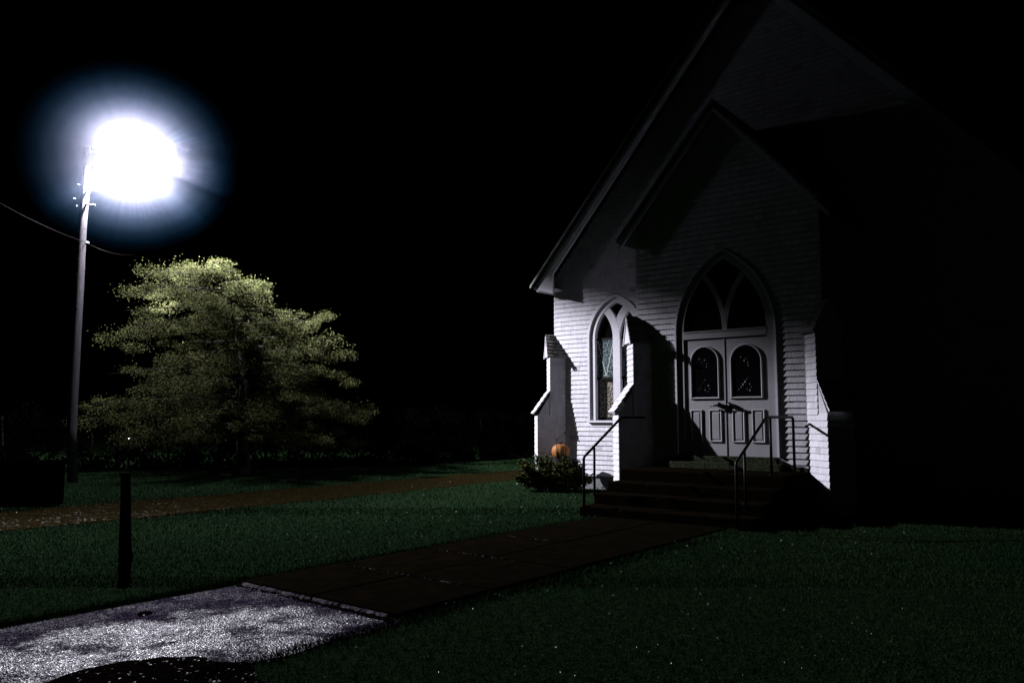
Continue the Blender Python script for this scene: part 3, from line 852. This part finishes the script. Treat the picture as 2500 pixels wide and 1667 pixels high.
# lens glare round the lamp, imitated by an added scattering volume
def glare_volume():
    RM = 2.5
    mb = MB(); mb.ball((0,0,0), RM, 32, 20)
    m = bpy.data.materials.new('glare_scatter'); m.use_nodes = True; nt = m.node_tree; L = nt.links.new
    for n in list(nt.nodes):
        if n.type == 'BSDF_PRINCIPLED': nt.nodes.remove(n)
    out = nt.nodes['Material Output']
    pv = nt.nodes.new('ShaderNodeVolumePrincipled')
    tc = nt.nodes.new('ShaderNodeTexCoord')
    ln = nt.nodes.new('ShaderNodeVectorMath'); ln.operation = 'LENGTH'; L(tc.outputs['Object'], ln.inputs[0])
    fr_ = nt.nodes.new('ShaderNodeMath'); fr_.operation = 'DIVIDE'; fr_.inputs[1].default_value = RM; L(ln.outputs['Value'], fr_.inputs[0])
    cr = nt.nodes.new('ShaderNodeValToRGB'); e = cr.color_ramp.elements
    cr.color_ramp.interpolation = 'EASE'
    e[0].position = 0; e[0].color = (.45,.45,.45,1); e[1].position = .97; e[1].color = (0,0,0,1)
    for p_, v in ((.22,.9), (.33,1.0), (.43,.70), (.54,.42), (.67,.19), (.80,.065), (.90,.016)):
        x = e.new(p_); x.color = (v,v,v,1)
    L(fr_.outputs[0], cr.inputs[0])
    # density varies with direction to keep the glare round
    nm = nt.nodes.new('ShaderNodeVectorMath'); nm.operation = 'NORMALIZE'; L(tc.outputs['Object'], nm.inputs[0])
    sx = nt.nodes.new('ShaderNodeSeparateXYZ'); L(nm.outputs[0], sx.inputs[0])
    # denser below, making up for the lamp's weak downward output
    mq = nt.nodes.new('ShaderNodeMapRange'); mq.inputs[1].default_value = -1; mq.inputs[2].default_value = 0; L(sx.outputs['Z'], mq.inputs[0])
    mr = nt.nodes.new('ShaderNodeValToRGB'); e = mr.color_ramp.elements
    e[0].position = 0; e[0].color = (1,1,1,1); e[1].position = .60; e[1].color = (.125,)*3+(1,)
    for p_, v in ((.15,.52), (.30,.25), (.45,.15)):
        x = e.new(p_); x.color = (v,v,v,1)
    L(mq.outputs[0], mr.inputs[0])
    # denser church side, filling the glare where the lamp is dimmed
    az = nt.nodes.new('ShaderNodeMath'); az.operation = 'ARCTAN2'; L(sx.outputs['Y'], az.inputs[0]); L(sx.outputs['X'], az.inputs[1])
    aa = nt.nodes.new('ShaderNodeMath'); aa.operation = 'ABSOLUTE'; L(az.outputs[0], aa.inputs[0])
    g1 = nt.nodes.new('ShaderNodeMapRange'); g1.inputs[1].default_value = .56; g1.inputs[2].default_value = .70; g1.inputs[3].default_value = 1; g1.inputs[4].default_value = 0
    L(aa.outputs[0], g1.inputs[0])
    g2 = nt.nodes.new('ShaderNodeMapRange'); g2.inputs[1].default_value = -.31; g2.inputs[2].default_value = -.26; L(sx.outputs['Z'], g2.inputs[0])
    g3 = nt.nodes.new('ShaderNodeMapRange'); g3.inputs[1].default_value = .15; g3.inputs[2].default_value = .22; g3.inputs[3].default_value = 1; g3.inputs[4].default_value = 0; L(sx.outputs['Z'], g3.inputs[0])
    g4 = nt.nodes.new('ShaderNodeMath'); g4.operation = 'MULTIPLY'; L(g1.outputs[0], g4.inputs[0]); L(g2.outputs[0], g4.inputs[1])
    g5 = nt.nodes.new('ShaderNodeMath'); g5.operation = 'MULTIPLY'; L(g4.outputs[0], g5.inputs[0]); L(g3.outputs[0], g5.inputs[1])
    g6 = nt.nodes.new('ShaderNodeMath'); g6.operation = 'MULTIPLY_ADD'; L(g5.outputs[0], g6.inputs[0]); g6.inputs[1].default_value = 46/8; L(mr.outputs[0], g6.inputs[2])
    mr = g6
    m1 = nt.nodes.new('ShaderNodeMath'); m1.operation = 'MULTIPLY'; L(cr.outputs[0], m1.inputs[0]); L(mr.outputs[0], m1.inputs[1])
    # rays of the glare, made by noise over direction
    mp = nt.nodes.new('ShaderNodeMapping'); mp.inputs['Scale'].default_value = (7, 7, 7); L(nm.outputs[0], mp.inputs[0])
    nz = nt.nodes.new('ShaderNodeTexNoise'); nz.inputs['Scale'].default_value = 3; L(mp.outputs[0], nz.inputs['Vector'])
    m3 = nt.nodes.new('ShaderNodeMapRange'); m3.inputs[1].default_value = .3; m3.inputs[2].default_value = .7; m3.inputs[3].default_value = .35; m3.inputs[4].default_value = 1.65
    L(nz.outputs['Fac'], m3.inputs[0])
    m4 = nt.nodes.new('ShaderNodeMath'); m4.operation = 'MULTIPLY'; L(m1.outputs[0], m4.inputs[0]); L(m3.outputs[0], m4.inputs[1])
    m2 = nt.nodes.new('ShaderNodeMath'); m2.operation = 'MULTIPLY'; m2.inputs[1].default_value = GLARE_D*8; L(m4.outputs[0], m2.inputs[0])
    L(m2.outputs[0], pv.inputs['Density'])
    c2 = nt.nodes.new('ShaderNodeValToRGB'); q = c2.color_ramp.elements
    q[0].position = .40; q[0].color = (.82,.82,.98,1); q[1].position = .86; q[1].color = (.08,.36,.72,1)
    L(fr_.outputs[0], c2.inputs[0]); L(c2.outputs[0], pv.inputs['Color'])
    pv.inputs['Anisotropy'].default_value = 0.0
    L(pv.outputs[0], out.inputs['Volume'])
    o = mb.build('glare_volume', m, None, smooth=True); o.location = LP; o.scale = (1.1, 1, .98)
    tag(o, kind='stuff')
GLARE_D = .0083
glare_volume()

# ------------------------------------------------------------------ conifer behind the lamp
def leaf_cloud(centers, radii, per, size, flat, rng, tone=(.6,1.3)):
    Vs = []; Ts = []
    for c, r in zip(centers, radii):
        n = per
        d = rng.normal(0, 1, (n, 3)); d /= np.linalg.norm(d, axis=1)[:, None]
        d *= (rng.random(n)**.45)[:, None]
        p = np.array(c) + d*np.array([r, r, r*flat])
        a = rng.normal(0, 1, (n, 3)); a /= np.linalg.norm(a, axis=1)[:, None]
        b = rng.normal(0, 1, (n, 3)); b -= (a*b).sum(1)[:, None]*a; b /= np.linalg.norm(b, axis=1)[:, None]
        s = size*rng.uniform(.6, 1.4, n)[:, None]
        q = np.stack([p - a*s, p - b*s*.38, p + a*s, p + b*s*.38], 1)
        Vs.append(q.reshape(-1, 3)); Ts.append(rng.uniform(*tone, n))
    return np.concatenate(Vs), np.concatenate(Ts)

TX, TY = -7.38, 22.2
tree = empty('evergreen_tree', (TX, TY, 0))
tree.scale = (.888,.888,.888)
tag(tree, 'broad layered evergreen tree lit olive green beside the glaring pole lamp', 'tree')
prof = [(1.15,-2.6,3.3),(1.45,-4.3,3.9),(1.9,-4.7,3.7),(2.7,-4.2,3.5),(3.6,-3.5,3.0),(4.5,-3.8,2.8),(5.2,-3.8,2.3),(5.7,-3.6,1.5),(6.05,-3.1,.5),(6.35,-2.4,-.9)]
def ext(z):
    for (a, l0, r0), (b, l1, r1) in zip(prof, prof[1:]):
        if z <= b:
            t = max(0, (z-a)/(b-a)); return l0+(l1-l0)*t, r0+(r1-r0)*t
    return prof[-1][1:]
rng = np.random.default_rng(5)
rt = random.Random(12)
limb = MB(); twig = MB(); cs = []; rs = []
def trunkx(z): return -.05 - .0*z - (max(0, z-3)/3.5)**1.5*1.1
limb.tube([(trunkx(z), 0, z) for z in (-.1,.5,1.2,2,3,4,5,6,6.3)], [.30,.23,.20,.18,.15,.12,.09,.05,.02], 12)
z = 1.35; lev = 0
while z < 6.45:
    l, r = ext(z); cxm = (l+r)/2; rad = (r-l)/2
    nb = int(6 + rad*2.2); off = rt.uniform(0, 6.28)
    for k in range(nb):
        t = off + 2*PI*k/nb + rt.uniform(-.25, .25)
        rr_ = rad*rt.choice((.6,.8,.92,1.0,1.0,1.08,1.12))*rt.uniform(.94,1.04)
        ex_, ey_ = cxm + rr_*math.cos(t), rr_*.95*math.sin(t)
        x0 = trunkx(z)
        zz = z + rt.uniform(-.30, .30)
        p0 = Vector((x0, 0, zz)); p3 = Vector((ex_, ey_, zz + .10 - .10*rr_))
        p1 = p0.lerp(p3, .35) + Vector((0,0,.06)); p2 = p0.lerp(p3, .7) + Vector((rt.uniform(-.12,.12), rt.uniform(-.12,.12), .10))
        limb.tube([p0,p1,p2,p3], [.034,.024,.013,.004], 6)
        m = 2 + int(rr_*1.25)
        for j in range(m):
            f = .30 + .72*(j+.6)/m
            if rt.random() < .20: continue
            q = p0.lerp(p3, f) + Vector((0, 0, .12*(1-f)*2*f))
            sd = Vector((-math.sin(t), math.cos(t), 0))*rt.uniform(-.42, .42)*(1.15-f)*1.3
            q = q + sd
            cs.append((q.x, q.y, q.z + rt.uniform(-.16, .10))); rs.append(rt.choice((.20,.28,.36,.44,.56)))
            if rt.random() < .25:
                e = q + Vector((rt.uniform(-.4,.4), rt.uniform(-.4,.1), rt.uniform(-.3,.1)))
                twig.tube([q - Vector((0,0,.05)), q.lerp(e,.5)+Vector((0,0,rt.uniform(-.06,.06))), e], [.014,.011,.006], 5)
    for k in range(2 if z < 5.2 else 0):
        cs.append((trunkx(z)+rt.uniform(-.75, .75), rt.uniform(-1.6, -.5)*min(1, rad/2.5), z+rt.uniform(-.15, .3))); rs.append(rt.uniform(.28, .46))
    z += .60 if z < 5.2 else .42; lev += 1
for k in range(9):
    cs.append((-1.75+rt.uniform(-.35,.35), rt.uniform(-.3,.3), 6.22+rt.uniform(-.15,.25))); rs.append(.24)
V1, T1 = leaf_cloud(cs, rs, 540, .026, .46, rng)
V2, T2 = leaf_cloud([(c[0], c[1], c[2]+.04) for c in cs], [r*1.35 for r in rs], 80, .027, .6, rng)
limb.build('trunk', M['bark'], tree, smooth=True)
tag(twig.build('twig', M['bark'], tree), kind='stuff')
quads_object('crown', np.concatenate([V1,V2]), np.concatenate([T1,T2]), M['leaf'], tree)

# ------------------------------------------------------------------ shrubs
def shrub(name, loc, rx, ry, h, n, label, seed, mt, cat='bush', per=60, size=.03):
    s = empty(name, loc); tag(s, label, cat)
    rg = np.random.default_rng(seed); rr = random.Random(seed)
    st_ = MB(); c = []; r = []
    for k in range(n):
        a = rr.uniform(0, 6.28); q = rr.random()**.5
        x, y = rx*q*math.cos(a), ry*q*math.sin(a)
        zt = h*(1-.5*q*q)*rr.uniform(.5, 1.25)
        st_.tube([(x*.25, y*.25, -.02), (x*.6, y*.6, zt*.5), (x, y, zt)], [.010,.007,.003], 5)
        for j in range(3):
            f = rr.uniform(.35, 1.0)
            c.append((x*(.35+.65*f)+rr.uniform(-.05,.05), y*(.35+.65*f)+rr.uniform(-.05,.05), max(.06, zt*f))); r.append(rr.uniform(.07,.14))
    V_, T_ = leaf_cloud(c, r, per, size, .9, rg, (.4,1.7))
    st_.build('stem', M['shrubstem'], s)
    quads_object('foliage', V_, T_, mt, s)
    return s
shrub('leafy_bush', (.86, 17.25, 0), .86, .46, .70, 100, 'low leafy bush at the foot of the left corner buttress', 21, M['bushleaf'], per=34, size=.045)
shrub('dark_shrub', (6.35, 12.9, 0), .40, .35, .70, 40, 'dim scraggly shrub in the dark beyond the right buttress', 23, M['bushleaf'])

hd = empty('added_hedge', (-12.6, 22.9, 0)); tag(hd, 'dark hedge added along the far edge of the lawn behind the evergreen tree to hide lit ground', 'added_hedge')
line = [(-27,21.5),(-12.3,23.2),(-8.3,24.4),(-4.3,25.6),(.4,31.2),(4,38)]  # near-black hedge added to screen the lit ground beyond
rg = np.random.default_rng(4); c = []; r = []
for (xa, ya), (xb, yb) in zip(line, line[1:]):
    L_ = math.hypot(xb-xa, yb-ya)
    for k in range(int(L_*30)):
        f = R.random(); c.append((xa+(xb-xa)*f+12.6+R.uniform(-.3,.3), ya+(yb-ya)*f-22.9+R.uniform(-.1,.7), R.uniform(.0, 1)**1.8*1.7+.06)); r.append(R.uniform(.22,.42))
V_, T_ = leaf_cloud(c, r, 70, .06, .85, rg, (.5, 1.5))
quads_object('foliage', V_, T_, mat('added_hedge_leaf', (.0002,.0004,.0002), .9, spec=0, noise=(.7,.3), col2=(.0009,.0017,.0008), tone=1), hd)
mb = MB()
for (xa, ya), (xb, yb) in zip(line, line[1:]):
    n_ = 6
    for k in range(n_):
        f = k/n_; x_, y_ = xa+(xb-xa)*f+12.6, ya+(yb-ya)*f-22.9+.3
        mb.tube([(x_,y_,-.05),(x_+.05,y_,.8),(x_,y_,1.6)], [.05,.04,.02], 6)
# one knotted root line ties the added stems together
mb.tube([(a_+12.6, b_-22.9+.3, .0) for a_, b_ in line], .05, 6)
mb.build('stem', M['shrubstem'], hd)

# ------------------------------------------------------------------ orange ornament and trellis by the buttress
pk = W(-4.33, -1.22)
om = empty('pumpkin_ornament', pk); om.scale = (1.12, 1.12, 1.03); tag(om, 'round orange pumpkin ornament on a stand behind the leafy bush', 'ornament')
mb = MB(); b = 0; seg = 48; ring = 16
for i in range(ring+1):
    ph = PI*i/ring
    for k in range(seg):
        t = 2*PI*k/seg; rr_ = .185*(1-.07*abs(math.cos(t*5)))*math.sin(ph)**.85
        mb.v.append((rr_*math.cos(t), rr_*math.sin(t), .80 + .17*math.cos(ph) - .02*math.exp(-(ph/.4)**2)))
for i in range(ring):
    for k in range(seg):
        k2 = (k+1) % seg
        mb.f.append([i*seg+k, (i+1)*seg+k, (i+1)*seg+k2, i*seg+k2]); mb.c.append(1)
mb.build('body', M['pumpkin'], om, smooth=True)
mb = MB(); mb.tube([(0,0,.94),(.01,0,1.0),(.03,.0,1.03)], [.018,.013,.012], 8); mb.build('stalk', M['bark'], om, smooth=True)
mb = MB(); mb.lathe([(0,.64),(.12,.64),(.12,.62),(.02,.61),(.02,.03),(.14,.02),(.14,0)], (0,0,0), 20); mb.build('stand', M['blackmetal'], om, smooth=True)
tr = empty('garden_trellis', pk + Vector((-.02, -.30, 0))); tag(tr, 'small black wire trellis standing in front of the orange ornament', 'trellis')
mb = MB()
mb.tube([(-.09,0,0),(-.09,0,1.10)], .007, 6); mb.tube([(.09,0,0),(.09,0,1.22)], .007, 6)
mb.tube([(-.01,0,0),(-.01,0,1.02)], .005, 6)
for zz in (.4,.75,1.02): mb.tube([(-.09,0,zz),(.09,0,zz)], .005, 6)
mb.tube([(-.08,0,1.05),(-.05,0,1.12),(0,0,1.165),(.05,0,1.18)], .006, 6)
mb.ball((.09,0,1.24), .024, 10, 8); mb.ball((-.09,0,1.115), .012, 8, 6)
mb.build('frame', M['blackmetal'], tr, smooth=True)

# ------------------------------------------------------------------ dark post on the lawn
ps = empty('wooden_post', (-4.25, 8.95, 0)); tag(ps, 'short black wooden post on the lawn with a thin rod and glinting tip', 'post')
mb = MB(); rr = random.Random(3)
pts = [(0.015,0,-.05),(.01,0,.03),(.0,0,.15),(-.01,0,.40),(-.015,0,.6),(-.025,0,.8),(-.032,0,.93)]
mb.tube(pts, [.085,.074,.066,.060,.055,.052,.050], 14)
mb.build('shaft', M['postbark'], ps, smooth=True)
mb = MB(); mb.tube([(-.03,0,.93),(-.012,0,1.31)], .004, 6); mb.ball((-.012,0,1.318), .012, 10, 6, (1.6,1.2,.8)); mb.build('cap_stud', mat('wet_steel', (.8,.8,.8), .25, metal=1), ps, smooth=True)
mb = MB(); mb.lathe([(0,.012),(.056,.008),(.058,-.01),(.05,-.012)], (-.032,0,.935), 16); mb.build('cap', M['postbark'], ps)

# ------------------------------------------------------------------ low dark shed at the left edge
sh = empty('low_fence', (-9.69, 15.0, 0)); tag(sh, 'low black board fence at the left edge ending beside the lamp pole', 'fence')
mb = MB()
x = -2.6
while x < 1.46:
    w = min(.14, 1.47-x); mb.box(x, x+w-.004, -.30, -.275, 0, .75+R.uniform(-.003,.003)); x += w
mb.box(-2.6, 1.465, -.274, -.235, .08, .70)
mb.build('board', M['darkwood'], sh)
for x in (-2.5, -1.2, .1, 1.41):
    mb = MB(); mb.box(x-.05, x+.05, -.234, -.13, 0, .74); mb.build('post', M['darkwood'], sh)
mb = MB(); mb.box(-2.62, 1.48, -.33, -.12, .757, .785); mb.build('cap_rail', M['darkwood'], sh)

# ------------------------------------------------------------------ light
E_LAMP = 34500
def yard_light(loc):
    """one lamp with a custom spread set by hand: strongest sideways and down,
    weak straight down, dimmed above the cutoff towards the church"""
    l = bpy.data.lights.new('lamp_light', 'POINT'); l.energy = E_LAMP; l.color = (.90,.89,1.0); l.shadow_soft_size = .05
    l.use_nodes = True; t = l.node_tree; K = t.links.new; em = [n for n in t.nodes if n.type == 'EMISSION'][0]
    tc = t.nodes.new('ShaderNodeTexCoord'); sx = t.nodes.new('ShaderNodeSeparateXYZ'); K(tc.outputs['Normal'], sx.inputs[0])
    def ramp(src, pts, lo=-1, hi=1):
        m = t.nodes.new('ShaderNodeMapRange'); m.inputs[1].default_value = lo; m.inputs[2].default_value = hi
        K(src, m.inputs[0]); c = t.nodes.new('ShaderNodeValToRGB'); e = c.color_ramp.elements
        f = lambda x: (x-lo)/(hi-lo)
        e[0].position = f(pts[0][0]); e[0].color = (pts[0][1],)*3 + (1,)
        e[1].position = f(pts[-1][0]); e[1].color = (pts[-1][1],)*3 + (1,)
        for x, v in pts[1:-1]:
            q = e.new(f(x)); q.color = (v, v, v, 1)
        K(m.outputs[0], c.inputs[0]); return c.outputs[0]
    base = ramp(sx.outputs['Z'], [(-1,.10),(-.93,.17),(-.85,.15),(-.76,.32),(-.64,1),(-.52,.90),(-.42,.80),(-.36,.86),(-.1,.66),(1,.66)])
    # church side dimmed by hand from the cutoff to well above the roof
    cut = ramp(sx.outputs['Z'], [(-.405,1),(-.368,.76),(-.340,.34),(-.320,.09),(-.296,.006),(.17,.006),(.26,1)], -.5, .5)
    az = t.nodes.new('ShaderNodeMath'); az.operation = 'ARCTAN2'; K(sx.outputs['Y'], az.inputs[0]); K(sx.outputs['X'], az.inputs[1])
    side = ramp(az.outputs[0], [(-.72,0),(-.54,1),(.54,1),(.72,0)], -PI, PI)
    mx = t.nodes.new('ShaderNodeMix'); mx.data_type = 'FLOAT'; K(side, mx.inputs[0]); mx.inputs[2].default_value = 1; K(cut, mx.inputs[3])
    mu = t.nodes.new('ShaderNodeMath'); mu.operation = 'MULTIPLY'; K(base, mu.inputs[0]); K(mx.outputs[0], mu.inputs[1])
    K(mu.outputs[0], em.inputs['Strength'])
    o = bpy.data.objects.new('lamp_light', l); COL.objects.link(o); o.parent = pole; o.location = loc
yard_light((lx, ly, LP.z))

w = bpy.data.worlds.new('World'); scn.world = w; w.use_nodes = True
nt = w.node_tree; bg = nt.nodes['Background']
sky = nt.nodes.new('ShaderNodeTexSky'); sky.sky_type = 'NISHITA'; sky.sun_disc = False
sky.sun_elevation = math.radians(-6); sky.sun_rotation = math.radians(160)
nt.links.new(sky.outputs[0], bg.inputs['Color']); bg.inputs['Strength'].default_value = .0002

scn.view_settings.view_transform = 'Standard'; scn.view_settings.look = 'None'
scn.view_settings.exposure = 0; scn.view_settings.gamma = 1
scn.render.engine = 'CYCLES'
scn.cycles.use_denoising = True
scn.cycles.max_bounces = 6; scn.cycles.diffuse_bounces = 1; scn.cycles.volume_bounces = 0
scn.cycles.sample_clamp_indirect = 4
scn.cycles.volume_max_steps = 96
